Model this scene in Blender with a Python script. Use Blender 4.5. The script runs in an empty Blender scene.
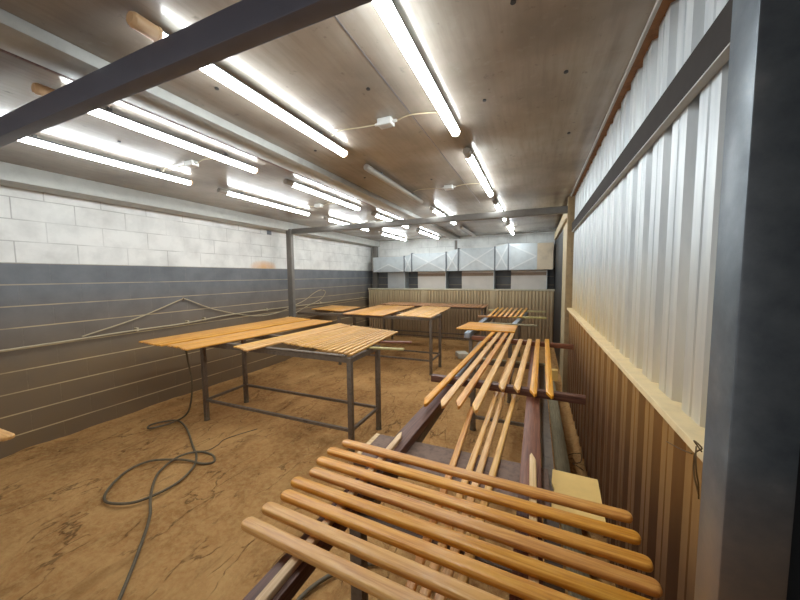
import bpy, bmesh, math, random
from mathutils import Vector, Matrix, noise
random.seed(7)
sc = bpy.context.scene
COL = sc.collection
H = 1.68

# ---------------------------------------------------------------- materials
def mat(name):
    m = bpy.data.materials.new(name); m.use_nodes = True
    nt = m.node_tree
    return m, nt, nt.nodes['Principled BSDF']

def nd(nt, t, **kw):
    n = nt.nodes.new(t)
    for k, v in kw.items(): setattr(n, k, v)
    return n

def srgb(r, g, b):
    f = lambda c: ((c/255+.055)/1.055)**2.4 if c > 10 else c/255/12.92
    return (f(r), f(g), f(b), 1)

def ramp(nt, fac, stops):
    r = nd(nt, 'ShaderNodeValToRGB'); e = r.color_ramp.elements
    while len(e) < len(stops): e.new(.5)
    for i, (p, c) in enumerate(stops): e[i].position = p; e[i].color = c
    nt.links.new(fac, r.inputs[0]); return r.outputs[0]

def coords(nt, scale=(1, 1, 1), rot=(0, 0, 0), src='Object'):
    tc = nd(nt, 'ShaderNodeTexCoord'); mp = nd(nt, 'ShaderNodeMapping')
    mp.inputs['Scale'].default_value = scale; mp.inputs['Rotation'].default_value = rot
    nt.links.new(tc.outputs[src], mp.inputs[0]); return mp.outputs[0]

def geo(nt, scale=(1, 1, 1), rot=(0, 0, 0)):
    g = nd(nt, 'ShaderNodeNewGeometry'); mp = nd(nt, 'ShaderNodeMapping')
    mp.inputs['Scale'].default_value = scale; mp.inputs['Rotation'].default_value = rot
    nt.links.new(g.outputs['Position'], mp.inputs[0]); return mp.outputs[0]

def ntex(nt, vec, scale=5, detail=5, rough=.55, dist=0):
    n = nd(nt, 'ShaderNodeTexNoise'); n.inputs['Scale'].default_value = scale
    n.inputs['Detail'].default_value = detail; n.inputs['Roughness'].default_value = rough
    n.inputs['Distortion'].default_value = dist
    nt.links.new(vec, n.inputs['Vector']); return n.outputs['Fac']

def mix(nt, fac, a, b, mode='MIX'):
    n = nd(nt, 'ShaderNodeMix', data_type='RGBA', blend_type=mode)
    for i, v in ((0, fac), (6, a), (7, b)):
        if isinstance(v, (int, float, tuple)): n.inputs[i].default_value = v
        else: nt.links.new(v, n.inputs[i])
    return n.outputs[2]

def math_(nt, op, a, b=0, c=None, clamp=False):
    n = nd(nt, 'ShaderNodeMath', operation=op, use_clamp=clamp)
    for i, v in enumerate([a, b] + ([c] if c is not None else [])):
        if isinstance(v, (int, float)): n.inputs[i].default_value = v
        else: nt.links.new(v, n.inputs[i])
    return n.outputs[0]

def bump(nt, bs, h, strength=.3, dist=.01):
    b = nd(nt, 'ShaderNodeBump'); b.inputs['Strength'].default_value = strength
    b.inputs['Distance'].default_value = dist
    nt.links.new(h, b.inputs['Height']); nt.links.new(b.outputs[0], bs.inputs['Normal'])

def maprange(nt, v, a, b, lo=0, hi=1):
    n = nd(nt, 'ShaderNodeMapRange'); n.inputs[1].default_value = a; n.inputs[2].default_value = b
    n.inputs[3].default_value = lo; n.inputs[4].default_value = hi
    nt.links.new(v, n.inputs[0]); return n.outputs[0]

def wood(name, c1, c2, c3, rough=.34, coat=.35, vary=.06):
    m, nt, bs = mat(name)
    v = coords(nt, (2.4, 48, 48))
    oi = nd(nt, 'ShaderNodeObjectInfo')
    add = nd(nt, 'ShaderNodeVectorMath', operation='ADD')
    sep = nd(nt, 'ShaderNodeCombineXYZ')
    rr = math_(nt, 'MULTIPLY', oi.outputs['Random'], 40)
    nt.links.new(rr, sep.inputs[0]); nt.links.new(rr, sep.inputs[1])
    nt.links.new(v, add.inputs[0]); nt.links.new(sep.outputs[0], add.inputs[1])
    f = ntex(nt, add.outputs[0], 2.2, 6, .6, .6)
    col = ramp(nt, f, [(.3, c1), (.5, c2), (.72, c3)])
    hs = nd(nt, 'ShaderNodeHueSaturation')
    nt.links.new(col, hs.inputs['Color'])
    nt.links.new(maprange(nt, oi.outputs['Random'], 0, 1, 1-vary*1.3, 1+vary), hs.inputs['Value'])
    r2 = math_(nt, 'FRACT', math_(nt, 'MULTIPLY', oi.outputs['Random'], 7.31))
    nt.links.new(maprange(nt, r2, 0, 1, .4985, .504), hs.inputs['Hue'])
    nt.links.new(maprange(nt, r2, 0, 1, .94, 1.06), hs.inputs['Saturation'])
    nt.links.new(hs.outputs[0], bs.inputs['Base Color'])
    bs.inputs['Roughness'].default_value = rough
    bs.inputs['Coat Weight'].default_value = coat; bs.inputs['Coat Roughness'].default_value = .22
    bump(nt, bs, f, .25, .002)
    return m

def plain(name, c, rough=.5, metal=0, nscale=12, var=.25, bumps=.15, scale3=(1, 1, 1), dark=None, spec=.5):
    m, nt, bs = mat(name)
    f = ntex(nt, geo(nt, scale3), nscale, 6, .6)
    d = dark or tuple(x*(1-var) for x in c[:3])+(1,)
    l = tuple(min(1, x*(1+var*.5)) for x in c[:3])+(1,)
    nt.links.new(ramp(nt, f, [(.3, d), (.5, c), (.75, l)]), bs.inputs['Base Color'])
    bs.inputs['Roughness'].default_value = rough; bs.inputs['Metallic'].default_value = metal
    bs.inputs['Specular IOR Level'].default_value = spec
    if bumps: bump(nt, bs, f, bumps, .004)
    return m

M = {}
M['honey'] = wood('varnished honey wood', srgb(190, 114, 34), srgb(218, 148, 54), srgb(234, 174, 80), .42, .2)
M['pink'] = wood('varnished light brown wood', srgb(192, 128, 56), srgb(214, 154, 78), srgb(230, 178, 102), .42, .2)
M['pale'] = wood('varnished pale slat wood', srgb(196, 136, 68), srgb(224, 170, 98), srgb(236, 190, 124), .42, .2)
M['tan'] = wood('tan brown slat wood', srgb(140, 96, 60), srgb(168, 120, 80), srgb(186, 140, 98), .5, .05)
M['orange'] = wood('orange varnished slat wood', srgb(192, 124, 48), srgb(220, 156, 72), srgb(232, 176, 96), .45, .15, .07)
M['rail'] = wood('dark brown timber', srgb(66, 36, 26), srgb(98, 60, 46), srgb(124, 86, 70), .5, .05)
M['redrail'] = wood('red brown timber', srgb(92, 48, 32), srgb(122, 70, 46), srgb(144, 94, 66), .5, .05)
M['batten'] = wood('bare pale batten', srgb(205, 164, 112), srgb(226, 190, 142), srgb(236, 206, 164), .6, 0)
M['bare'] = wood('bare weathered board', srgb(128, 118, 92), srgb(152, 142, 114), srgb(172, 162, 132), .75, 0)
M['yellow'] = plain('bare yellow plywood', srgb(226, 188, 112), .65, 0, 12, .08, .05)
M['greenish'] = wood('pale greenish pine', srgb(150, 136, 88), srgb(178, 164, 112), srgb(196, 184, 134), .65, 0)
M['darkply'] = plain('dark coated plywood', srgb(118, 92, 76), .65, 0, 38, .5, .2, (1, 1, 1))
M['steel'] = plain('dusty dark table steel', srgb(112, 98, 84), .5, .25, 30, .35)
M['beamsteel'] = plain('dark painted steel', srgb(98, 101, 116), .45, .0, 6, .1, .05)
M['column'] = None
M['black'] = plain('near black painted steel', srgb(24, 27, 32), .5, 0, 8, .3, .05)
M['railface'] = plain('matt brown black steel', srgb(44, 38, 34), .75, 0, 10, .2, .05, spec=.2)
M['rubber'] = plain('dusty black rubber', srgb(98, 86, 66), .6, 0, 40, .3)
M['cream'] = plain('cream cable sheath', srgb(178, 164, 134), .5, 0, 10, .15, 0)
M['wire'] = plain('dark steel wire', srgb(104, 80, 48), .5, .4, 20, .3, 0)
M['steelgloss'] = plain('brushed grey steel and rail gloss', srgb(130, 134, 140), .35, .6, 20, .2)  # grey steel, also the gloss coloured onto the far timber rail
M['paintgrey'] = plain('dusty pale grey paint', srgb(168, 168, 162), .55, 0, 9, .14, .05)
M['palesteel'] = plain('pale bluish steel', srgb(148, 156, 166), .4, .3, 12, .15)
M['postbrown'] = plain('dusty brown post paint', srgb(146, 124, 90), .6, 0, 14, .2)
M['framegrey'] = plain('neutral grey frame paint', srgb(112, 108, 102), .5, .0, 9, .15, .05)
M['capgrey'] = plain('dusty grey cap', srgb(190, 184, 162), .6, 0, 14, .15)
M['creamtrim'] = plain('dusty cream trim', srgb(178, 162, 128), .6, 0, 14, .2)
M['ledge'] = plain('cream ledge with dust', srgb(226, 202, 156), .6, 0, 16, .12, .1)
M['plybrown'] = plain('brown ply edge', srgb(140, 98, 62), .7, 0, 25, .3, .2)
M['white plastic'] = plain('white plastic', srgb(205, 205, 200), .45, 0, 8, .05, 0)
M['endcap'] = plain('tan plastic end cap', srgb(222, 184, 140), .4, 0, 8, .06, 0)
M['housing'] = plain('grey lamp back', srgb(120, 122, 124), .45, .2, 8, .1, 0)
M['unlit'] = plain('unlit frosted tube', srgb(160, 154, 144), .4, 0, 8, .06, 0)
M['duct'] = plain('galvanised duct sheet', srgb(194, 202, 205), .42, .3, 7, .12, .04, (1, 1, 1))
M['ductrust'] = plain('rust dusted duct sheet', srgb(204, 190, 166), .5, .2, 5, .18, .04)
M['ductline'] = plain('duct brace strip', srgb(214, 219, 220), .4, .4, 7, .06, 0)
M['flange'] = plain('duct flange', srgb(112, 118, 124), .5, .4, 9, .15, 0)
M['dropbox'] = plain('pale dusty panel', srgb(202, 196, 188), .7, 0, 4, .08, .03)
M['dropboxgrey'] = plain('pale grey panel', srgb(164, 166, 166), .7, 0, 4, .08, .03)
M['dropstrip'] = plain('brown dusty strip', srgb(142, 122, 104), .7, 0, 9, .15, .03)
M['foam'] = plain('pale crumpled block', srgb(196, 190, 172), .8, 0, 14, .15, .3)

def mk_column():
    m, nt, bs = mat('worn grey column paint')
    v = geo(nt)
    f = ntex(nt, v, 14, 6, .6); g = ntex(nt, v, 55, 3, .6)
    base = ramp(nt, f, [(.3, srgb(88, 97, 106)), (.6, srgb(108, 117, 124)), (.8, srgb(130, 136, 140))])
    sep = nd(nt, 'ShaderNodeSeparateXYZ'); gg = nd(nt, 'ShaderNodeNewGeometry')
    nt.links.new(gg.outputs['Position'], sep.inputs[0])
    low = maprange(nt, sep.outputs[2], 1.3, .85, 0, 1)
    dusty = mix(nt, math_(nt, 'MULTIPLY', low, math_(nt, 'ADD', f, .45), clamp=True), base, srgb(150, 116, 78))
    nt.links.new(dusty, bs.inputs['Base Color'])
    bs.inputs['Roughness'].default_value = .38; bs.inputs['Metallic'].default_value = .25
    bump(nt, bs, g, .12, .003); return m
M['column'] = mk_column()

def mk_floor():
    m, nt, bs = mat('sawdust covered floor')
    v = geo(nt)
    vs = geo(nt, (1, .35, 1), (0, 0, math.radians(38)))
    big = ntex(nt, v, 1.5, 8, .68, .5)
    fine = ntex(nt, v, 24, 6, .7)
    stre = ntex(nt, vs, 5.5, 7, .62, .7)
    c = ramp(nt, big, [(.32, srgb(138, 96, 54)), (.5, srgb(172, 126, 76)), (.68, srgb(196, 152, 98))])
    c = mix(nt, maprange(nt, fine, .4, .68, 0, .65), c, srgb(198, 160, 104))
    c = mix(nt, maprange(nt, stre, .56, .68, 0, .55), c, srgb(134, 96, 54))
    # dark bark flakes along wandering cracks
    w = ntex(nt, geo(nt, (1, 1, 1)), 2.0, 5, .6, 1.2)
    vor = nd(nt, 'ShaderNodeTexVoronoi', feature='DISTANCE_TO_EDGE'); vor.inputs['Scale'].default_value = 3.4
    wv = nd(nt, 'ShaderNodeVectorMath', operation='ADD')
    wn = nd(nt, 'ShaderNodeTexNoise'); wn.inputs['Scale'].default_value = 4; wn.inputs['Detail'].default_value = 6
    nt.links.new(vs, wn.inputs['Vector'])
    sc_ = nd(nt, 'ShaderNodeVectorMath', operation='SCALE'); sc_.inputs['Scale'].default_value = .55
    nt.links.new(wn.outputs['Color'], sc_.inputs[0])
    nt.links.new(vs, wv.inputs[0]); nt.links.new(sc_.outputs[0], wv.inputs[1])
    nt.links.new(wv.outputs[0], vor.inputs['Vector'])
    crack = maprange(nt, vor.outputs['Distance'], .0, .022, 1, 0)
    mask = maprange(nt, ntex(nt, v, 3.6, 3, .6), .47, .56, 0, 1)
    cr = math_(nt, 'MULTIPLY', math_(nt, 'MULTIPLY', crack, mask), .6, clamp=True)
    c = mix(nt, cr, c, srgb(62, 42, 26))
    nt.links.new(c, bs.inputs['Base Color'])
    bs.inputs['Roughness'].default_value = .9; bs.inputs['Specular IOR Level'].default_value = .2
    hgt = math_(nt, 'ADD', math_(nt, 'MULTIPLY', stre, 1.6), math_(nt, 'ADD', math_(nt, 'MULTIPLY', fine, .45), math_(nt, 'MULTIPLY', cr, .5)))
    bump(nt, bs, hgt, 1.0, .03); return m
M['floor'] = mk_floor()

def mk_blocks():
    """painted block wall: u along Y (left) or X (back), v up; white above 1.841 m, dark grey below"""
    out = []
    for axis in (0, 1):
        m, nt, bs = mat('painted block wall ' + ('left' if axis else 'back'))
        g = nd(nt, 'ShaderNodeNewGeometry'); sep = nd(nt, 'ShaderNodeSeparateXYZ')
        nt.links.new(g.outputs['Position'], sep.inputs[0])
        cb = nd(nt, 'ShaderNodeCombineXYZ')
        nt.links.new(sep.outputs[1 if axis else 0], cb.inputs[0])
        nt.links.new(math_(nt, 'ADD', sep.outputs[2], .0355+2.085), cb.inputs[1])
        br = nd(nt, 'ShaderNodeTexBrick', offset=.5, squash=1)
        br.inputs['Scale'].default_value = 1; br.inputs['Mortar Size'].default_value = .0055
        br.inputs['Mortar Smooth'].default_value = .3; br.inputs['Brick Width'].default_value = .46
        br.inputs['Row Height'].default_value = .2085
        nt.links.new(cb.outputs[0], br.inputs['Vector'])
        mort = br.outputs['Fac']
        # bed joints
        fr = math_(nt, 'FRACT', math_(nt, 'DIVIDE', math_(nt, 'ADD', sep.outputs[2], .0355), .2085))
        near = math_(nt, 'MINIMUM', fr, math_(nt, 'SUBTRACT', 1, fr))
        bed = maprange(nt, near, .018, .036, 1, 0)
        n = ntex(nt, geo(nt), 3.5, 6, .6); nf = ntex(nt, geo(nt), 34, 4, .6)
        white = ramp(nt, n, [(.3, srgb(196, 196, 192)), (.6, srgb(222, 222, 218))])
        grey = ramp(nt, n, [(.3, srgb(90, 94, 98)), (.7, srgb(112, 116, 120))])
        dust = math_(nt, 'MULTIPLY', maprange(nt, sep.outputs[2], 1.6, .8, 0, .95), math_(nt, 'ADD', math_(nt, 'MULTIPLY', n, .5), .6), clamp=True)
        grey = mix(nt, dust, grey, srgb(120, 96, 62))
        joint_g = mix(nt, maprange(nt, sep.outputs[2], 1.7, 1.0, .35, .9), srgb(128, 132, 134), srgb(196, 172, 128))
        # only the bed joints catch dust
        grey = mix(nt, math_(nt, 'MULTIPLY', bed, maprange(nt, ntex(nt, geo(nt), 2.2, 4, .6), .34, .5, .45, 1.)), grey, joint_g)
        grey = mix(nt, math_(nt, 'MULTIPLY', math_(nt, 'SUBTRACT', mort, bed, clamp=True), maprange(nt, nf, .45, .65, .0, .14)), grey, joint_g)
        brk = maprange(nt, ntex(nt, geo(nt, (1, 1, 1)), 2.6, 3, .5), .38, .62, .05, .6)
        white = mix(nt, math_(nt, 'MULTIPLY', mort, brk), white, srgb(140, 138, 134))
        above = maprange(nt, math_(nt, 'ADD', sep.outputs[2], math_(nt, 'MULTIPLY', nf, .006)), 1.842, 1.846, 0, 1)
        c = mix(nt, above, grey, white)
        if axis:   # rust stain at the paint line beside the post
            dy = math_(nt, 'DIVIDE', math_(nt, 'SUBTRACT', sep.outputs[1], 4.42), .42)
            dz = math_(nt, 'DIVIDE', math_(nt, 'SUBTRACT', sep.outputs[2], 1.86), .16)
            d = math_(nt, 'ADD', math_(nt, 'MULTIPLY', dy, dy), math_(nt, 'MULTIPLY', dz, dz))
            st = maprange(nt, math_(nt, 'ADD', d, math_(nt, 'MULTIPLY', n, .8)), 1.1, .35, 0, .85)
            c = mix(nt, math_(nt, 'MULTIPLY', st, above), c, srgb(212, 158, 92))
        nt.links.new(c, bs.inputs['Base Color']); bs.inputs['Roughness'].default_value = .55
        h = math_(nt, 'ADD', math_(nt, 'MULTIPLY', mort, -1), math_(nt, 'MULTIPLY', nf, .12))
        bump(nt, bs, h, .5, .006); out.append(m)
    return out
M['blocks_back'], M['blocks_left'] = mk_blocks()

def mk_ceiling():
    m, nt, bs = mat('dull reflective ceiling sheet')
    n = ntex(nt, geo(nt), 1.6, 4, .5); s = ntex(nt, geo(nt, (14, 1.2, 1), (0, 0, 1.35)), 2.5, 5, .6)
    fn = ntex(nt, geo(nt), 16, 5, .65)
    c = ramp(nt, n, [(.3, srgb(134, 124, 112)), (.5, srgb(158, 148, 136)), (.7, srgb(176, 170, 160))])
    c = mix(nt, maprange(nt, s, .45, .7, 0, .3), c, srgb(124, 114, 104))
    c = mix(nt, maprange(nt, fn, .58, .74, 0, .16), c, srgb(190, 186, 180))
    c = mix(nt, maprange(nt, fn, .36, .26, 0, .5), c, srgb(80, 72, 66))
    nt.links.new(c, bs.inputs['Base Color'])
    bs.inputs['Metallic'].default_value = .12
    bs.inputs['Roughness'].default_value = .24; bs.inputs['Specular IOR Level'].default_value = .35
    return m
M['ceiling'] = mk_ceiling()

def mk_sheet():
    m, nt, bs = mat('galvanised sheet with yellow dust')
    g = nd(nt, 'ShaderNodeNewGeometry'); sep = nd(nt, 'ShaderNodeSeparateXYZ'); nt.links.new(g.outputs['Position'], sep.inputs[0])
    n = ntex(nt, geo(nt, (1, 6, .6)), 3, 5, .6)
    c = ramp(nt, n, [(.3, srgb(176, 182, 186)), (.7, srgb(208, 212, 212))])
    d = math_(nt, 'MULTIPLY', maprange(nt, sep.outputs[2], 1.8, 1.2, 0, .95), maprange(nt, sep.outputs[1], .9, 3.0, .4, 1.15))
    d = math_(nt, 'MULTIPLY', d, math_(nt, 'ADD', n, .4), clamp=True)
    c = mix(nt, d, c, srgb(212, 190, 140))
    nt.links.new(c, bs.inputs['Base Color']); bs.inputs['Metallic'].default_value = .35; bs.inputs['Roughness'].default_value = .42
    return m
M['sheet'] = mk_sheet()

def mk_clad(name, top, low):
    m, nt, bs = mat(name)
    g = nd(nt, 'ShaderNodeNewGeometry'); sep = nd(nt, 'ShaderNodeSeparateXYZ'); nt.links.new(g.outputs['Position'], sep.inputs[0])
    n = ntex(nt, geo(nt, (5, 5, .5)), 3, 6, .65)
    c = ramp(nt, n, [(.3, tuple(x*.7 for x in low[:3])+(1,)), (.7, low)])
    c = mix(nt, math_(nt, 'MULTIPLY', maprange(nt, sep.outputs[2], .75, 1.3, 0, 1), math_(nt, 'ADD', n, .3), clamp=True), c, top)
    nt.links.new(c, bs.inputs['Base Color']); bs.inputs['Roughness'].default_value = .5; bs.inputs['Metallic'].default_value = .15
    return m
M['clad'] = mk_clad('rust brown dusted cladding', srgb(186, 140, 74), srgb(118, 84, 56))
M['cladback'] = mk_clad('dusty tan cladding', srgb(206, 190, 154), srgb(172, 146, 112))

def mk_tube():
    m, nt, bs = mat('glowing tube')
    bs.inputs['Base Color'].default_value = (.9, .9, .9, 1)
    bs.inputs['Emission Color'].default_value = (.90, .97, 1, 1); bs.inputs['Emission Strength'].default_value = 15
    return m
M['tube'] = mk_tube()

# ---------------------------------------------------------------- mesh helpers
def obj(name, bm, m, parent=None, smooth=False, loc=None, mats=None):
    bmesh.ops.recalc_face_normals(bm, faces=bm.faces)
    me = bpy.data.meshes.new(name); bm.to_mesh(me); bm.free()
    o = bpy.data.objects.new(name, me); COL.objects.link(o)
    for x in (mats or [m]): me.materials.append(M[x])
    if smooth:
        for p in me.polygons: p.use_smooth = True
        me.set_sharp_from_angle(angle=math.radians(smooth if smooth is not True else 38))
    if parent: o.parent = parent
    if loc: o.location = loc
    return o

def tag(o, label, cat, group=None):
    o['label'] = label; o['category'] = cat
    if group: o['group'] = group
    return o
def struct(o): o['kind'] = 'structure'; return o
def thing(name, label, cat, loc=(0, 0, 0), rz=0, group=None):
    o = bpy.data.objects.new(name, None); COL.objects.link(o); o.location = loc; o.rotation_euler = (0, 0, rz)
    o.empty_display_size = .1
    return tag(o, label, cat, group)

def box(bm, x0, x1, y0, y1, z0, z1, bev=0):
    vs = [bm.verts.new((x, y, z)) for x in (x0, x1) for y in (y0, y1) for z in (z0, z1)]
    fs = [bm.faces.new([vs[i] for i in f]) for f in ((0, 1, 3, 2), (4, 6, 7, 5), (0, 4, 5, 1), (2, 3, 7, 6), (0, 2, 6, 4), (1, 5, 7, 3))]
    if bev:
        es = list({e for f in fs for e in f.edges})
        bmesh.ops.bevel(bm, geom=es, offset=bev, segments=2, profile=.5, affect='EDGES')
    return bm
def B(*a, bev=0): return box(bmesh.new(), *a, bev=bev)

def beam(bm, p, q, w, h, bev=0):
    """box of width w (horizontal) and height h whose TOP centre line runs p->q"""
    p, q = Vector(p), Vector(q); d = (q-p); L = d.length; d.normalize()
    s = d.cross(Vector((0, 0, 1))).normalized(); u = s.cross(d)
    vs = []
    for a in (p, q):
        for (i, j) in ((-1, 0), (1, 0), (1, -1), (-1, -1)):
            vs.append(bm.verts.new(a+s*i*w/2+u*j*h))
    fs = [bm.faces.new([vs[i] for i in f]) for f in ((0, 1, 2, 3), (7, 6, 5, 4), (0, 4, 5, 1), (1, 5, 6, 2), (2, 6, 7, 3), (3, 7, 4, 0))]
    if bev:
        es = list({e for f in fs for e in f.edges})
        bmesh.ops.bevel(bm, geom=es, offset=bev, segments=2, profile=.5, affect='EDGES')
    return bm

def catmull(pts, n=8):
    P = [Vector(p) for p in pts]; P = [P[0]*2-P[1]]+P+[P[-1]*2-P[-2]]; out = []
    for i in range(1, len(P)-2):
        a, b, c, d = P[i-1:i+3]
        for k in range(n):
            t = k/n
            out.append(.5*((2*b)+(c-a)*t+(2*a-5*b+4*c-d)*t*t+(3*b-a-3*c+d)*t**3))
    out.append(P[-2]); return out

def tube(bm, pts, r, n=8, smooth=8):
    P = catmull(pts, smooth) if smooth else [Vector(p) for p in pts]
    rings = []; up = Vector((.13, .21, .97))
    for i, p in enumerate(P):
        t = (P[min(i+1, len(P)-1)]-P[max(i-1, 0)]).normalized()
        a = (up-t*up.dot(t)).normalized(); up = a; b = t.cross(a)
        rings.append([bm.verts.new(p+(a*math.cos(k*2*math.pi/n)+b*math.sin(k*2*math.pi/n))*r) for k in range(n)])
    for A, C in zip(rings, rings[1:]):
        for k in range(n): bm.faces.new((A[k], A[(k+1) % n], C[(k+1) % n], C[k]))
    bm.faces.new(rings[0][::-1]); bm.faces.new(rings[-1]); return bm

def cyl(bm, c, r, h, axis='z', n=16, r2=None):
    r2 = r if r2 is None else r2
    c = Vector(c); ax = {'x': Vector((1, 0, 0)), 'y': Vector((0, 1, 0)), 'z': Vector((0, 0, 1))}[axis]
    a = Vector((0, 0, 1)) if axis != 'z' else Vector((1, 0, 0)); b = ax.cross(a)
    R = []
    for s, rr in ((0, r), (1, r2)):
        R.append([bm.verts.new(c+ax*h*s+(a*math.cos(2*math.pi*k/n)+b*math.sin(2*math.pi*k/n))*rr) for k in range(n)])
    for k in range(n): bm.faces.new((R[0][k], R[0][(k+1) % n], R[1][(k+1) % n], R[1][k]))
    bm.faces.new(R[0][::-1]); bm.faces.new(R[1]); return bm

ORD = ['first', 'second', 'third', 'fourth', 'fifth', 'sixth', 'seventh', 'eighth', 'ninth', 'tenth', 'eleventh', 'twelfth', 'thirteenth', 'fourteenth', 'fifteenth', 'sixteenth', 'seventeenth', 'eighteenth', 'nineteenth', 'twentieth', 'twenty-first', 'twenty-second', 'twenty-third', 'twenty-fourth', 'twenty-fifth', 'twenty-sixth']

def outline(L, w, off, r, style):
    """plan outline of a slat along x, inset by off"""
    hl, hw = L/2-off, w/2-off; pts = []
    if style == 'round':
        rr = max(r-off, .001); K = 5
        for cx, cy, a0 in ((hl-rr, hw-rr, 0), (-hl+rr, hw-rr, 90), (-hl+rr, -hw+rr, 180), (hl-rr, -hw+rr, 270)):
            for k in range(K+1):
                a = math.radians(a0+90*k/K); pts.append((cx+rr*math.cos(a), cy+rr*math.sin(a)))
    elif style == 'mitre':      # near end (-x) cut to an off-centre point
        pts = [(hl, hw), (-hl+min(.085, w*2), hw), (-hl, -hw*.45), (-hl+.02, -hw), (hl, -hw)]
    else:
        pts = [(hl, hw), (-hl, hw), (-hl, -hw), (hl, -hw)]
    return pts

def slat(name, p, q, z, w, t, m, label=None, group=None, style='round', cat='slat', r=None, b=None):
    """slat lying flat, bottom at z, centre line from p to q (plan)"""
    p, q = Vector((*p, 0)), Vector((*q, 0)); d = q-p; L = d.length
    bm = bmesh.new(); b = b if b is not None else min(.006, t*.32); r = r or w*.36
    rings = []
    for zz, off in ((0, b), (b*.35, b*.3), (b, 0), (t-b, 0), (t-b*.35, b*.3), (t, b)):
        rings.append([bm.verts.new((x, y, zz)) for x, y in outline(L, w, off, r, style)])
    n = len(rings[0])
    for A, C in zip(rings, rings[1:]):
        for k in range(n): bm.faces.new((A[k], A[(k+1) % n], C[(k+1) % n], C[k]))
    bm.faces.new(rings[0][::-1]); bm.faces.new(rings[-1])
    o = obj(name, bm, m, smooth=42)
    o.location = ((p.x+q.x)/2, (p.y+q.y)/2, z); o.rotation_euler = (0, 0, math.atan2(d.y, d.x))
    if label: tag(o, label, cat, group)
    return o

def lerp(a, b, t): return (a[0]+(b[0]-a[0])*t, a[1]+(b[1]-a[1])*t)
def sheet_of_slats(n, nl, nr, fl, fr, z, w, t, m, labelf, group, jit=.012, style='square', t0=0, t1=1):
    for i in range(n):
        u = (i+.5)/n
        p = lerp(nl, nr, u); q = lerp(fl, fr, u); j = random.uniform(-jit, jit); j2 = random.uniform(-jit, jit)
        d = Vector((q[0]-p[0], q[1]-p[1])).normalized()
        p = (p[0]+d.x*j, p[1]+d.y*j); q = (q[0]+d.x*j2, q[1]+d.y*j2)
        slat('wooden_slat', p, q, z, w, t, m, labelf(i), group, style)

# ---------------------------------------------------------------- the shell
XL, XR, YB, ZC = -4.6, .50, 8.6, 2.71
def floor_h(x, y):
    v = noise.fractal(Vector((x*1.3, y*1.3, 0)), .8, 2.1, 5)*.018
    s, c = math.sin(.66), math.cos(.66)
    v += noise.noise(Vector(((x*c+y*s)*.7, (-x*s+y*c)*4.5, 3)))*.007
    v += max(0, 1-abs(x-.47)/.10)*(.07+.05*noise.noise(Vector((x*6, y*5, 9))))       # drift along the cladding
    v += max(0, 1-abs(x-XL)/.16)*(.015+.012*noise.noise(Vector((2, y*4, 5))))
    return v-.006
bm = bmesh.new(); nx, ny = 150, 300; x0, x1, y0, y1 = XL-.1, .60, -2.4, 8.7
grid = [[bm.verts.new((x0+(x1-x0)*i/nx, y0+(y1-y0)*j/ny, floor_h(x0+(x1-x0)*i/nx, y0+(y1-y0)*j/ny))) for i in range(nx+1)] for j in range(ny+1)]
for j in range(ny):
    for i in range(nx): bm.faces.new((grid[j][i], grid[j][i+1], grid[j+1][i+1], grid[j+1][i]))
struct(obj('floor', bm, 'floor', smooth=180))
ceil = struct(obj('ceiling', B(XL-.1, .62, -2.4, YB+.1, ZC, ZC+.05), 'ceiling'))
struct(obj('wall_left', B(XL-.1, XL, -2.4, YB+.1, -.05, ZC), 'blocks_left'))
struct(obj('wall_back', B(XL, .6, YB, YB+.1, -.05, ZC), 'blocks_back'))
# left edge boxing under the ceiling
struct(obj('trim_1', B(XL, -4.31, -2.3, YB, 2.555, ZC, bev=.004), 'paintgrey'))
# ceiling seams
for i, (x, ya, yb) in enumerate(((-.755, .2, 4.7),)):
    struct(obj('trim_%d' % (2+i), B(x-.0025, x+.0025, ya, yb, ZC-.002, ZC+.002), 'steelgloss'))
for (x, y) in ((-.87, 1.62), (-1.62, 1.28), (-2.05+.38, 3.0), (.12, 1.9), (.2, 2.7), (-.1, 1.35), (-1.05, 3.35), (-2.9, 1.45), (-3.0, 3.0), (-1.2, .72), (-.3, 2.0), (-1.68, 2.2)):
    obj('bolt_cap', cyl(bmesh.new(), (x, y, ZC-.006), .011, .008, n=10), 'black', ceil)

def corrugated(y0, y1, z0, z1, xin, xout, pitch, crest, slope, th=.004, along='y', fixed=None, sub=None):
    """trapezoid sheet; xin = crest (towards the room), xout = valley"""
    pts = []; y = y0
    valley = pitch-crest-2*slope
    while y < y1:
        seq = [(y, xout), (y+valley, xout), (y+valley+slope, xin)]
        if sub: seq += [(y+valley+slope+crest*.44, xin), (y+valley+slope+crest*.48, xin+sub), (y+valley+slope+crest*.52, xin+sub), (y+valley+slope+crest*.56, xin)]
        seq += [(y+valley+slope+crest, xin)]
        pts += seq; y += pitch
    pts = [p for p in pts if p[0] <= y1]
    bm = bmesh.new(); rows = []
    sgn = 1 if xout > xin else -1
    for (a, b) in pts:
        row = []
        for dz, dx in ((z0, 0), (z1, 0), (z1, th*sgn), (z0, th*sgn)):
            row.append(bm.verts.new((b+dx, a, dz) if along == 'y' else (a, b+dx, dz)))
        rows.append(row)
    for A, C in zip(rows, rows[1:]):
        for k in range(4): bm.faces.new((A[k], A[(k+1) % 4], C[(k+1) % 4], C[k]))
    bm.faces.new(rows[0][::-1]); bm.faces.new(rows[-1]); return bm

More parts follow.
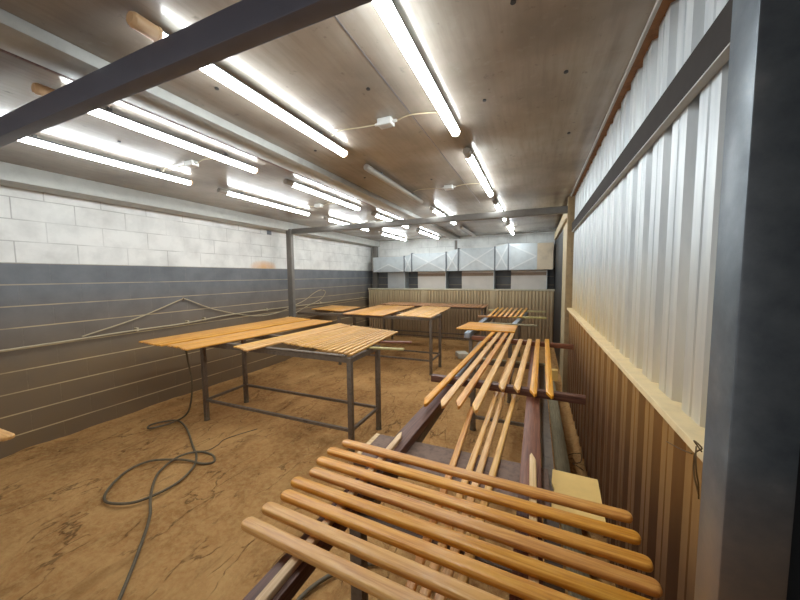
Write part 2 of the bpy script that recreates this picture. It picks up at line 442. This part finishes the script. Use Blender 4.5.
struct(obj('wall_right', corrugated(.90, 4.83, 1.225, 2.705, .450, .496, .2116, .126, .028, sub=.006), 'sheet'))
struct(obj('trim_5', B(.506, .53, -2.4, 8.6, -.05, ZC), 'black'))                    # outer lining behind the sheet
struct(obj('trim_6', B(.413, .504, .93, 4.78, 2.703, 2.709), 'plybrown'))               # ply strip above the sheet
struct(obj('trim_7', B(.398, .412, .80, 4.78, 2.690, 2.709, bev=.002), 'paintgrey'))   # ceiling angle
# ledge
struct(obj('trim_8', B(.394, .50, .93, 4.79, 1.205, 1.232, bev=.003), 'ledge'))
clad = tag(obj('corrugated_cladding', corrugated(1.0, 4.80, .0, 1.206, .422, .476, .19, .10, .022, sub=.007), 'clad'),
           'rust brown ribbed metal cladding below the cream ledge of the right wall', 'cladding')
# rear part of the right wall
struct(obj('wall_right_rear', B(.405, .50, 4.88, 5.95, -.02, 2.60), 'creamtrim'))
struct(obj('wall_right_end', B(.41, .50, 5.95, 8.60, -.02, 2.60), 'black'))
struct(obj('trim_9', B(.37, .50, 4.88, 8.1, 2.45, 2.60), 'creamtrim'))

# ---------------------------------------------------------------- steel frame
def hollow(name, label, a, m='beamsteel', cat='beam', bev=.005): return tag(obj(name, B(*a, bev=bev), m, smooth=40), label, cat)
hollow('steel_beam', 'dark painted steel crossbeam nearest the camera, crossing the upper left ceiling', (XL+.02, .366, .838, .906, 2.498, 2.605))
hollow('steel_beam', 'thinner looking steel crossbeam halfway down the room, joining the left post', (-4.36, .37, 4.79, 4.87, 2.49, 2.582), 'framegrey')
hollow('steel_column', 'wide grey steel column at the right edge of the picture, nearest the camera', (.366, .47, .83, .93, -.03, ZC), 'column', 'column')
struct(obj('trim_10', B(.47, .62, .86, .90, -.03, ZC), 'black'))
hollow('steel_post', 'grey steel post standing against the left block wall under the far crossbeam', (-4.37, -4.255, 4.76, 4.83, .86, 2.582), 'framegrey', 'column', .003)
tag(obj('wall_bracket', B(-4.60, -4.2551, 4.77, 4.82, .80, .859), 'beamsteel'), 'steel bracket carrying the post on the left block wall', 'bracket')
hollow('steel_post', 'cream and brown dusted post at the far end of the right corrugated wall', (.37, .452, 4.78, 4.88, -.03, 2.70), 'postbrown', 'column', .004)
hollow('steel_post', 'short dark post in the back left corner above the ductwork', (-4.5, -4.36, 8.48, 8.59, 0, 2.555), 'framegrey', 'column', .004)
hollow('steel_post', 'thin dark hanger under the ceiling purlin by the back wall', (-1.99, -1.93, 8.36, 8.42, 2.36, 2.60), 'framegrey', 'column', .003)
p = thing('ceiling_purlin', 'long light grey boxed purlin running down the ceiling between the lamp rows', 'beam', (-1.9975, -2.3, 2.655))
obj('purlin_body', B(-.107, .107, 0, 10.85, 0, .055, bev=.004), 'paintgrey', p, 40)
obj('dark_strip', B(-.150, -.1075, 0, 10.85, .01, .055), 'rail', p)  # dark strip put in for a dark gap along the purlin's left edge
r = thing('wall_rail', 'dark steel rail running along the upper right corrugated wall', 'rail', (.421, .93, 2.235))
obj('rail_body', B(0, .028, 0, 3.85, 0, .112, bev=.002), 'railface', r, 40)
obj('bottom_lip', B(-.002, .028, 0, 3.85, -.005, -.0005), 'paintgrey', r)

# ---------------------------------------------------------------- lamps
LAMPX = (-3.31, -2.40, -1.435, -.53)
LAMPY = ((.78, 2.27), (2.60, 4.13), (4.53, 6.05), (6.6, 8.20))
COLN = ('nearest the left wall', 'second from the left wall', 'third from the left wall', 'nearest the right wall')
ROWN = ('in the front row of ceiling lamps', 'in the second row of ceiling lamps', 'in the third row of ceiling lamps', 'in the back row of ceiling lamps')
START = {(0, 0): .04, (1, 0): .06, (2, 0): 0, (0, 1): -.03, (1, 1): .03}
UNLIT = {(2, 1), (2, 3)}
def tube_mesh(r, L, a0, a1, n, m, name, parent):
    bm = bmesh.new(); R = []
    for y in (0, L):
        R.append([bm.verts.new((r*math.sin(math.radians(a0+(a1-a0)*k/n)), y, -r*math.cos(math.radians(a0+(a1-a0)*k/n)))) for k in range(n+1)])
    for k in range(n): bm.faces.new((R[0][k], R[0][k+1], R[1][k+1], R[1][k]))
    bm.faces.new((R[0][0], R[1][0], R[1][-1], R[0][-1]))
    bm.faces.new(R[0][::-1]); bm.faces.new(R[1])
    return obj(name, bm, m, parent, 60)
for ci, X in enumerate(LAMPX):
    for ri, (ya, yb) in enumerate(LAMPY):
        ya += START.get((ci, ri), 0)
        L = yb-ya; r = .029; zc = 2.666; un = (ci, ri) in UNLIT
        t = thing('tube_light', ('unlit dusty' if un else 'lit white')+' tube light '+COLN[ci]+' '+ROWN[ri].replace('in the', 'in the'), 'ceiling light',
                  (X, ya, zc), 0, 'tube lights in rows on the ceiling')
        d = tube_mesh(r, L-.125, -100, 100, 14, 'unlit' if un else 'tube', 'diffuser', t); d.location = (0, .10, 0)
        h = tube_mesh(r*.96, L-.125, 100.5, 259.5, 10, 'housing', 'housing', t); h.location = (0, .10, .0008)
        for y, s in ((0, 1), (L, -1)):
            bm = cyl(bmesh.new(), (0, 0, 0), r*.78, .012*s, 'y', 16, r*1.0)
            if s > 0:
                cyl(bm, (0, .012*s, 0), r, .078*s, 'y', 18); cyl(bm, (0, .090*s, 0), r*1.1, .010*s, 'y', 18)
            else: cyl(bm, (0, .012*s, 0), r*1.06, .013*s, 'y', 18)
            cp = obj('end_cap', bm, 'unlit' if un else ('endcap' if ri == 0 else 'unlit'), t, 50); cp.location = (0, y, 0)
        for y in (.32, L-.32):
            bm = B(-.012, .012, -.012, .012, r*.8, ZC-zc, bev=.002)
            obj('ceiling_clip', bm, 'housing', t).location = (0, y, 0)
# junction boxes and their flex
JB = [(-.93, 1.97, 'between the two right lamp columns, nearest the camera'), (-.94, 3.66, 'between the right lamp columns, beside unlit tube'),
      (-2.83, 1.95, 'between the two left lamp columns, nearest the camera'), (-2.87, 3.8, 'between the two left lamp columns, second row'),
      (-2.83, 5.35, 'just behind the far crossbeam on the left')]
for x, y, wd in JB:
    t = thing('junction_box', 'white ceiling junction box '+wd, 'junction box', (x, y, ZC))
    obj('box_body', B(-.05, .05, -.035, .035, -.045, 0, bev=.006), 'white plastic', t, 40)
    for s in (-1, 1): obj('cable_gland', cyl(bmesh.new(), (s*.05, 0, -.022), .012, s*.03, 'x', 12, .008), 'white plastic', t, 40)
    tube_o = tube(bmesh.new(), [(x-.08, y, ZC-.022), (x-.2, y+.01, ZC-.012), (x-.36, y, ZC-.008), (x-.44, y+.02, ZC-.02)], .0045, 6)
    tag(obj('ceiling_flex', tube_o, 'cream', smooth=60), 'thin flex left of the junction box '+wd, 'cable')
    tube_o = tube(bmesh.new(), [(x+.08, y, ZC-.022), (x+.18, y-.01, ZC-.012), (x+.32, y+.03, ZC-.009), (x+.38, y+.04, ZC-.02)], .0045, 6)
    tag(obj('ceiling_flex', tube_o, 'cream', smooth=60), 'thin flex right of the junction box '+wd, 'cable')

# ---------------------------------------------------------------- back wall: cladding, ducts, panels
bc = thing('back_cladding', 'long low ribbed tan cladding standing in front of the back wall', 'cladding', (0, 8.1, 0))
obj('ribbed_sheet', corrugated(-4.46, .41, 0, 1.30, 0, .04, .0755, .044, .006, along='x'), 'cladback', bc)
obj('top_cap', B(-4.46, .41, -.012, .12, 1.295, 1.335, bev=.003), 'capgrey', bc, 40)
for x in (-2.75, -.95): obj('cover_strip', B(x-.05, x+.05, -.012, -.002, 0, 1.296), 'cladback', bc)
dt = thing('air_duct', 'long galvanised air duct widening in steps to the right along back wall', 'air duct', (0, 0, 0))
YF = 8.15
secs = [(-4.31, -3.34, 2.21, 2.21), (-3.34, -3.12, 2.21, 2.275), (-3.12, -2.16, 2.275, 2.275), (-2.16, -1.84, 2.275, 2.36), (-1.84, -.935, 2.36, 2.36), (-.935, -.62, 2.36, 2.43), (-.62, .36, 2.425, 2.415)]
ZB = 1.795
for i, (a, b, za, zb) in enumerate(secs):
    bm = bmesh.new(); yf = YF+(.0 if i % 2 == 0 else .0)
    c = ((a+b)/2, yf-.012, (ZB+(za+zb)/2)/2)
    f = [bm.verts.new(v) for v in ((a, yf, ZB), (b, yf, ZB), (b, yf, zb), (a, yf, za))]
    k = [bm.verts.new((v.co.x, 8.59, v.co.z)) for v in f]; cc = bm.verts.new(c)
    for j in range(4):
        bm.faces.new((f[j], f[(j+1) % 4], cc)); bm.faces.new((f[j], k[j], k[(j+1) % 4], f[(j+1) % 4]))
    bm.faces.new(k[::-1])
    s = obj('duct_section' if i % 2 == 0 else 'duct_reducer', bm, 'duct', dt)
    # diagonal stiffening folds
    bm = bmesh.new()
    ends = [(0, 1, 2, 3)] if i != 6 else [(0, 3)]
    for j in ends[0]:
        v = Vector(((a, b, b, a)[j], yf-.001, (ZB, ZB, zb, za)[j])); e = Vector(c)
        if i == 6: e = Vector((-.62+.62, yf-.014, (ZB+2.42)/2)); 
        if i == 0 and j in (2, 3): continue
        d = (e-v).normalized(); n_ = Vector((0, -1, 0)); sd = d.cross(n_)*.016
        q = [v+d*.03-sd, v+d*.03+sd, e+sd, e-sd]
        vs = [bm.verts.new(x+n_*.003) for x in q]+[bm.verts.new(x+n_*.009) for x in q]
        for fc in ((4, 5, 6, 7), (3, 2, 1, 0), (0, 1, 5, 4), (1, 2, 6, 5), (2, 3, 7, 6), (3, 0, 4, 7)): bm.faces.new([vs[x] for x in fc])
    obj('stiffening_fold', bm, 'ductline', s)
    if i in (0, 2, 4, 6):
        nr = 7
        bm = bmesh.new()
        for q in range(1, nr): 
            x = a+(b-a)*q/nr; box(bm, x-.004, x+.004, yf-.004, yf+.001, ZB+.01, min(za, zb)-.01)
        obj('standing_seam', bm, 'duct', s)
    if i: obj('flange', B(a-.014, a+.014, YF-.025, 8.59, ZB-.01, za+.02), 'flange', dt)
obj('rusty_end', B(.02, .361, YF-.016, YF-.012+.004, ZB+.004, 2.41), 'ductrust', dt)
for i, (a, b, m) in enumerate(((-3.92, -3.40, 'dropboxgrey'), (-3.0, -2.22, 'dropbox'), (-1.78, -.98, 'dropbox'), (-.56, .23, 'dropbox'))):
    t = thing('duct_panel', 'pale %s panel under the duct on the back wall, %s from the left' % (('grey' if i == 0 else 'dusty'), ORD[i]), 'panel', ((a+b)/2, 8.3, 0), 0, 'panels below the back wall duct')
    w = (b-a)/2
    obj('panel_body', B(-w, w, 0, .295, 0, 1.785), m, t)
    if i: obj('top_strip', B(-w, w, -.006, .0, 1.66, 1.74), 'dropstrip', t)
    obj('side_edge', B(w, w+.018, -.006, .295, 0, 1.785), 'duct', t)

# ---------------------------------------------------------------- trestle tables
def table(label, x0, x1, y0, y1, ztop, brace=.24, w=.045, ext=(0, 0), foot=True, sides=True):
    t = thing('work_table', label, 'table', (x0, y0, 0))
    W, D = x1-x0, y1-y0
    for i, (x, y) in enumerate(((0, 0), (W, 0), (W, D), (0, D))):
        bm = B(x-w/2, x+w/2, y-w/2, y+w/2, .03 if foot else 0, ztop-w-.0005, bev=.003)
        lg = obj('leg', bm, 'steel', t, 40)
        if foot:
            bm = cyl(bmesh.new(), (x, y, -.002), w*.75, .03, n=14, r2=w*.6); cyl(bm, (x, y, .03), w*.62, .05, n=14, r2=w*.56)
            obj('foot', bm, 'rubber', lg, 40)
    bm = bmesh.new()
    for y in (0, D): box(bm, -w/2-ext[0], W+w/2+ext[1], y-w/2, y+w/2, ztop-w, ztop)
    for x in (0, W): box(bm, x-w/2, x+w/2, w/2+.0005, D-w/2-.0005, ztop-w+.001, ztop-.001)
    obj('top_frame', bm, 'steel', t)
    q = w*.6
    bm = bmesh.new()
    for y in (0, D):
        box(bm, w/2, W-w/2, y-q/2, y+q/2, brace-q/2, brace+q/2)
        if not sides and y == 0: obj('lower_brace', bm, 'steel', t); bm = bmesh.new()
    if sides:
        for x in (0, W): box(bm, x-q/2, x+q/2, w/2, D-w/2, brace-q/2, brace+q/2)
    obj('lower_brace', bm, 'steel', t)
    return t
table('long steel trestle table on the left, nearest the camera, carrying sheets of slats', -3.56, -1.56, 2.46, 3.02, .934)
table('steel trestle table in the middle distance carrying three sheets of pale slats', -3.42, -1.60, 5.05, 5.6, .975, ext=(.95, 0))
table('far steel trestle table just in front of the back cladding', -3.5, -1.08, 7.15, 7.65, .965)
table('steel trestle under the foreground slats and dark timber rails', -.60, .07, .98, 3.4, .786, .14, .05, sides=False)
table('far right steel table frame with long grey side rails near the back', -.80, -.29, 4.32, 6.9, .852)

# left table slats
Z1 = .956
sheet_of_slats(7, (-4.11, 2.10), (-3.63, 2.06), (-4.02, 4.42), (-3.47, 4.28), Z1, .053, .02, 'orange', lambda i: '%s slat of the long orange sheet overhanging the left table end' % ORD[i].capitalize(), 'long orange slats on the near left table')
sheet_of_slats(7, (-3.57, 2.09), (-3.17, 2.03), (-3.40, 4.26), (-2.97, 4.20), Z1, .046, .02, 'orange', lambda i: '%s slat from the left in the second long orange sheet, left table' % ORD[i].capitalize(), 'second sheet of long orange slats on the near left table')
sheet_of_slats(4, (-2.86, 2.31), (-2.57, 2.22), (-2.74, 4.04), (-2.46, 3.92), Z1, .056, .02, 'pale', lambda i: '%s slat from the left of the narrow strip in the middle of left table' % ORD[i].capitalize(), 'narrow strip of slats between the sheets on the left table')
sheet_of_slats(15, (-2.53, 2.64), (-1.51, 2.44), (-2.42, 3.92), (-1.60, 3.68), Z1, .037, .02, 'pale', lambda i: '%s slat from the left in the gapped pale sheet, left table right end' % ORD[i].capitalize(), 'short pale slats on the right end of the left table')
slat('timber_bar', (-2.35, 2.93), (-1.25, 3.24), .9345, .055, .020, 'redrail', 'dark red timber bar sticking out behind the right end of left table', None, 'square', 'timber')
slat('timber_bar', (-2.2, 2.76), (-1.2, 2.90), .9345, .05, .0195, 'greenish', 'pale bar sticking out behind the right end of the left table', None, 'square', 'timber')
slat('timber_bar', (-4.06, 2.46), (-1.60, 2.46), .9345, .045, .0205, 'steel', 'dark bar under the near ends of the slats on left table', None, 'square', 'timber')
slat('timber_bar', (-4.06, 3.02), (-2.45, 3.02), .9345, .045, .0205, 'steel', 'dark bar under the middle of the long slats on left table', None, 'square', 'timber')

# middle distance slats
Z2 = .9755
sheet_of_slats(10, (-4.42, 5.50), (-3.54, 5.35), (-4.50, 6.35), (-3.62, 6.20), Z2, .080, .02, 'pink', lambda i: '%s slat from the left in the leftmost sheet of middle table' % ORD[i].capitalize(), 'slats of the left sheet on the middle distance table', .01)
sheet_of_slats(10, (-3.30, 5.0), (-2.45, 4.95), (-3.42, 6.70), (-2.52, 6.75), Z2, .078, .02, 'pink', lambda i: '%s slat from the left in the central sheet of middle table' % ORD[i].capitalize(), 'slats of the central sheet on the middle distance table', .01)
sheet_of_slats(10, (-2.25, 5.1), (-1.58, 5.0), (-2.34, 6.80), (-1.68, 6.75), Z2, .058, .02, 'pale', lambda i: '%s slat from the left in the rightmost sheet of middle table' % ORD[i].capitalize(), 'slats of the right sheet on the middle distance table', .02)
sheet_of_slats(24, (-3.58, 7.05), (-1.0, 6.98), (-3.58, 7.72), (-1.0, 7.66), .966, .085, .022, 'tan', lambda i: '%s short brown slat from the left on the far table by the cladding' % ORD[i].capitalize(), 'short brown slats on the far table', .015)

# ---------------------------------------------------------------- right-hand run
# board across the trestle
t = thing('plywood_board', 'dark coated board lying across the trestle, bare yellow at its right end', 'board', (-.33, 1.385, .7865))
obj('coated_sheet', B(-.45, .40, -.145, .145, 0, .0135, bev=.002), 'darkply', t)
bm = bmesh.new()
vs = [(.40, -.150), (.575, -.150), (.592, .140), (.418, .148), (.410, .05), (.418, 0), (.405, -.07)]
lo = [bm.verts.new((x, y, -.0005)) for x, y in vs]; hi = [bm.verts.new((x, y, .0145)) for x, y in vs]
for k in range(len(vs)): bm.faces.new((lo[k], lo[(k+1) % 7], hi[(k+1) % 7], hi[k]))
bm.faces.new(lo[::-1]); bm.faces.new(hi)
o = obj('bare_end', bm, 'yellow', t); o['label'] = 'bare yellow end of the board'
o = obj('pale_edge', B(-.475, -.452, -.145, .145, 0, .0135), 'batten', t); o['label'] = 'pale raw edge'
# rails
def timber(name, p, q, w, h, m, label, cat='timber', bev=.003, group=None, bevw=None):
    p, q = Vector(p), Vector(q); d = q-p; L = d.length
    bm = beam(bmesh.new(), (-L/2, 0, 0), (L/2, 0, 0), w, h, bev)
    o = obj(name, bm, m, smooth=40); o.location = (p+q)/2
    o.rotation_euler = (0, -math.asin(d.z/L), math.atan2(d.y, d.x)); return tag(o, label, cat, group)
timber('timber_rail', (-.642, .42, .85), (-.592, 2.30, .85), .086, .048, 'rail', 'dark brown timber rail under the left ends of the foreground slats')
timber('grey_rail', (-.592, 2.32, .85), (-.60, 4.15, .85), .075, .045, 'steelgloss', 'far stretch of the left timber rail, its gloss coloured in grey', 'rail')  # timber rail carries on here, its gloss put into the grey colour
timber('timber_rail', (-.006, .55, .85), (.004, 4.15, .85), .082, .048, 'redrail', 'red brown timber rail under the right part of the foreground slats')
timber('spacer_block', (-.66, 3.38, .8015), (.12, 3.38, .8015), .06, .015, 'bare', 'thin spacer lying across the trestle end under both long rails', 'timber', .002)
slat('batten', (-.620, 1.47), (-.622, .535), .8505, .026, .0215, 'batten', 'pale thin batten with pointed end lying on the left timber rail', None, 'mitre', 'batten', b=.002)
slat('batten', (.004, 1.51), (.014, .60), .8505, .026, .0215, 'batten', 'pale thin batten lying on the red brown right rail', None, 'mitre', 'batten', b=.002)
# foreground slats
fl = [(-.861, .700), (-.855, .778), (-.843, .853), (-.862, .927), (-.836, 1.005), (-.859, 1.08), (-.863, 1.162), (-.839, 1.247)]
fr = [(.335, .640), (.325, .715), (.318, .795), (.312, .868), (.309, .94), (.311, 1.014), (.307, 1.107), (.307, 1.197)]
mm = ['pink', 'pink', 'honey', 'pink', 'honey', 'honey', 'honey', 'honey']
for i, (a, b) in enumerate(zip(fl, fr)):
    slat('wooden_slat', a, b, .8725, .047, .0215, 'pink' if i in (0, 1) else 'honey',
         'thick rounded foreground slat, %s counted from the camera across the rails' % ORD[i], 'rounded foreground slats across the dark rails', 'round', r=.020, b=.007)
# slats lying lower, between the rails
for i, (a, b, c) in enumerate((((-.300, .70), (-.366, 2.05), 'honey'), ((-.262, .62), (-.238, 3.42), 'pale'), ((-.221, .66), (-.185, 3.40), 'pale'), ((-.178, .72), (-.085, 3.42), 'pale'))):
    slat('wooden_slat', a, b, .8015, .03, .02, c, 'narrow slat lying lengthways on the board between the rails, %s from the left' % ORD[i], 'narrow slats between the two rails', 'square')
# cross bars
timber('cross_bar', (-.74, 2.362, .900), (.31, 2.285, .900), .05, .050, 'rail', 'dark timber cross bar nearest the camera, under the fanned pale slats')
timber('cross_bar', (-.74, 4.10, .900), (.40, 3.94, .900), .05, .050, 'redrail', 'red brown timber cross bar under the far ends of the fanned slats')
D = [((-.604, 1.74), (-.506, 4.42)), ((-.500, 1.75), (-.423, 4.36)), ((-.412, 1.777), (-.337, 4.40)), ((-.310, 1.758), (-.262, 4.42)), ((-.201, 2.16), (-.146, 3.98)), ((-.105, 2.178), (-.048, 4.01)), ((-.001, 2.142), (.039, 4.04)), ((.097, 2.145), (.136, 4.075))]
for i, (a, b) in enumerate(D):
    slat('wooden_slat', a, b, .9005, .046, .021, ('honey', 'pale', 'honey', 'pale', 'pale', 'pale', 'honey', 'honey')[i],
         'fanned slat with pointed near end on the two cross bars, %s from the left' % ORD[i], 'fanned slats on the two cross bars', 'mitre', b=.0035)
timber('grey_rail', (-.82, 4.16, .922), (-.78, 6.9, .922), .07, .069, 'palesteel', 'pale grey steel side rail on the left of the far right frame', 'rail')
timber('grey_rail', (-.36, 4.43, .922), (-.16, 6.9, .922), .07, .069, 'palesteel', 'pale grey steel side rail on the right of the far right frame', 'rail')
# slats across the far right table
for i in range(6):
    y = 4.38+i*.098
    slat('wooden_slat', (-1.02+.012*i, y+.05+.02*i), (-.235, y), .9228, .084, .018, 'orange' if i % 2 else 'honey',
         'slat laid crosswise on the far right table frame, %s from the camera' % ORD[i], 'crosswise slats on the far right table', 'square')
timber('timber_bar', (-.72, 5.09, .939), (.04, 5.04, .939), .05, .0165, 'bare', 'greyish board end under the crosswise slats on the far right table')
timber('timber_bar', (-.40, 5.89, .955), (.18, 5.92, .955), .06, .0325, 'greenish', 'pale greenish bar under the near ends of the far slats')
timber('timber_bar', (-.95, 5.80, .955), (-.42, 5.84, .955), .05, .0325, 'tan', 'tan bar under the near left ends of the far slats')
timber('timber_bar', (-.90, 6.85, .955), (.2, 6.93, .955), .06, .0325, 'greenish', 'pale greenish bar under the far ends of the far slats')
for i in range(7):
    u = i/6; a = (-.73+.50*u, 5.60+.1*u); b = (-.74+.58*u, 7.15+.1*u)
    slat('wooden_slat', a, b, .9555, .042, .02, 'orange', 'short orange slat of the small far right set, %s from the left' % ORD[i], 'small set of slats on the far right table', 'square')

# ---------------------------------------------------------------- floor items
timber('floor_beam', (.245, .75, .095), (.235, 5.9, .095), .10, .10, 'bare', 'long weathered beam lying on the floor along the right wall')
t = obj('foam_block', B(-.11, .11, -.13, .13, 0, .11, bev=.02), 'foam', smooth=40); t.location = (-1.36, 6.4, 0); t.rotation_euler[2] = .5
tag(t, 'crumpled pale block lying on the floor beyond the middle table', 'block')
t = obj('plywood_block', B(-.06, .06, -.05, .05, 0, .16, bev=.004), 'yellow'); t.location = (.27, 5.2, .096); tag(t, 'small yellow plywood block standing on the floor beam near right wall', 'block')
# curled wires by the cladding
for i, (x, y) in enumerate(((.36, 3.1), (.38, 2.75), (.37, 2.45))):
    pts = [(x-.08, y, .05), (x-.02, y+.03, .07), (x+.04, y+.01, .09), (x+.03, y-.07, .06), (x-.03, y-.10, .05), (x-.01, y-.16, .07), (x+.04, y-.18, .05)]
    tag(obj('wire_curl', tube(bmesh.new(), pts, .004, 6), 'wire', smooth=60), 'curled dark wire in the sawdust beside the cladding, %s from the camera' % ORD[2-i], 'wire', 'wire curls beside the cladding')
# wire tied at the end of the ledge beside the column
bm = tube(bmesh.new(), [(.420, 1.31, 1.110), (.408, 1.17, 1.155), (.388, 1.04, 1.205)], .0018, 6)
tube(bm, [(.392, 1.0, 1.2325), (.372, .99, 1.262), (.380, .97, 1.255), (.375, .985, 1.235), (.382, 1.01, 1.20), (.38, 1.0, 1.17), (.386, .985, 1.125)], .0019, 6)
tube(bm, [(.375, .985, 1.25), (.364, .955, 1.235), (.366, .952, 1.20), (.376, .965, 1.165), (.384, .98, 1.12)], .0018, 6)
tag(obj('tie_wire', bm, 'wire', smooth=60), 'thin rusty tie wire hanging from the ledge beside the near column', 'wire')
# black cable: hangs from the left table then loops over the floor
cab = [(-3.40, 2.16, .93), (-3.44, 2.2, .80), (-3.47, 2.25, .55), (-3.55, 2.28, .30), (-3.66, 2.29, .12), (-3.80, 2.24, .03), (-3.86, 2.12, .016), (-3.93, 2.04, .016), (-4.0, 2.1, .016), (-3.94, 2.22, .016), (-3.80, 2.28, .02),
       (-3.51, 2.19, .016), (-3.1, 1.98, .016), (-2.9, 1.88, .016), (-2.74, 1.74, .016), (-2.65, 1.53, .016), (-2.70, 1.31, .016), (-2.84, 1.22, .016), (-2.98, 1.22, .016), (-3.13, 1.34, .016), (-3.23, 1.51, .018), (-3.20, 1.66, .018), (-3.03, 1.745, .022), (-2.88, 1.78, .03), (-2.72, 1.81, .018),
       (-2.65, 1.87, .016), (-2.76, 1.94, .016), (-2.92, 1.93, .022), (-3.01, 1.80, .03), (-2.97, 1.62, .018), (-2.86, 1.50, .016), (-2.66, 1.36, .016), (-2.45, 1.24, .016), (-2.21, 1.05, .016), (-1.96, .83, .016), (-1.5, .4, .016)]
tag(obj('floor_cable', tube(bmesh.new(), cab, .0095, 10, 6), 'rubber', smooth=60), 'thick dark cable hanging from the left table and looping over the floor', 'cable')
tag(obj('thin_cord', tube(bmesh.new(), [(-3.02, 1.93, .008), (-2.9, 1.99, .008), (-2.90, 2.1, .008), (-2.93, 2.22, .008), (-2.8, 2.5, .008)], .004, 6), 'rubber', smooth=60), 'thin dark cord branching off beside the cable loop', 'cable')
tag(obj('floor_hose', tube(bmesh.new(), [(-1.12, .95, .014), (-1.10, 1.15, .014), (-1.06, 1.3, .014), (-.96, 1.43, .014), (-.75, 1.55, .014), (-.4, 1.5, .014)], .012, 10), 'rubber', smooth=60), 'black hose on the floor under the foreground slats', 'hose')
# pipe and draped cable on the left wall
pts = [(-4.555, y, z) for y, z in ((-1.5, 1.02), (1.2, 1.023), (2.3, 1.04), (2.93, 1.042), (3.66, 1.08), (4.7, 1.082), (6.4, 1.07), (8.4, 1.06))]
pp = thing('wall_conduit', 'thin cream conduit running along the left wall at waist height', 'conduit', (-4.555, 0, 1.04))
bm = tube(bmesh.new(), [(0, y, z-1.04) for x, y, z in pts], .0095, 10)
obj('pipe', bm, 'cream', pp, 60)
for y, z in ((2.32, 1.04), (2.95, 1.045), (3.2, 1.06), (4.4, 1.08), (6.0, 1.075), (7.9, 1.065)): obj('pipe_clip', B(-.045, .012, y-.012, y+.012, z-1.04-.016, z-1.04+.03, bev=.003), 'cream', pp)
dr = [(-4.57, 1.80, 1.05), (-4.56, 2.34, 1.19), (-4.56, 2.86, 1.375), (-4.565, 2.94, 1.382), (-4.56, 3.35, 1.20), (-4.56, 3.89, 1.045), (-4.54, 4.3, .985), (-4.52, 4.75, 1.02), (-4.50, 5.05, 1.10), (-4.52, 5.42, 1.187), (-4.55, 5.76, 1.315), (-4.56, 6.02, 1.374), (-4.56, 6.2, 1.32), (-4.55, 6.0, 1.167), (-4.53, 5.5, 1.05), (-4.5, 5.1, .95), (-4.5, 4.7, .86)]
tag(obj('draped_cable', tube(bmesh.new(), dr, .0075, 8), 'cream', smooth=60), 'pale cable hung in swags from hooks along the left wall', 'cable')
for y, z, w in ((2.9, 1.39, 'near'), (6.05, 1.385, 'far')):
    bm = tube(bmesh.new(), [(-4.60, y, z-.006), (-4.57, y, z-.016), (-4.545, y, z-.012), (-4.54, y, z+.01)], .005, 6)
    tag(obj('cable_hook', bm, 'wire', smooth=60), 'small hook holding up the %s swag of cable on left wall' % w, 'hook')
t = obj('vent_plate', B(-4.60, -4.585, 4.52, 4.62, 2.47, 2.545, bev=.003), 'steelgloss'); tag(t, 'small grey plate high on the left wall beside the post', 'plate')
# slats whose tips enter the frame at the left edge, on a table that stands outside it
slat('wooden_slat', (-3.3, .575), (-2.24, .595), .935, .05, .02, 'pale', 'rounded slat tip entering the picture at the left edge', None, 'round', r=.02)
table('steel table outside the left edge under a slat', -3.35, -2.75, .12, .55, .934)

# ---------------------------------------------------------------- camera, world, view
cam = bpy.data.cameras.new('camera'); co = bpy.data.objects.new('camera', cam); COL.objects.link(co)
yaw, pit, rol = math.radians(23.13), math.radians(4.34), math.radians(-.566)
fw = Vector((-math.sin(yaw)*math.cos(pit), math.cos(yaw)*math.cos(pit), -math.sin(pit)))
rt = Vector((math.cos(yaw), math.sin(yaw), 0)); up = rt.cross(fw)
r2 = rt*math.cos(rol)+up*math.sin(rol); u2 = up*math.cos(rol)-rt*math.sin(rol)
mw = Matrix((r2, u2, -fw)).transposed().to_4x4(); mw.translation = (0, 0, H); co.matrix_world = mw
cam.sensor_width = 36; cam.sensor_fit = 'HORIZONTAL'; cam.lens = 317.7/800*36; cam.clip_start = .02
sc.camera = co
w = bpy.data.worlds.new('world'); w.use_nodes = True; sc.world = w
w.node_tree.nodes['Background'].inputs[0].default_value = (1, .97, .94, 1); w.node_tree.nodes['Background'].inputs[1].default_value = .34
sc.view_settings.view_transform = 'Standard'; sc.view_settings.look = 'None'; sc.view_settings.gamma = 1
sc.view_settings.exposure = 1.47; sc.view_settings.use_curve_mapping = False
sc.cycles.max_bounces = 8; sc.cycles.diffuse_bounces = 5; sc.cycles.glossy_bounces = 4
sc.cycles.sample_clamp_indirect = 6
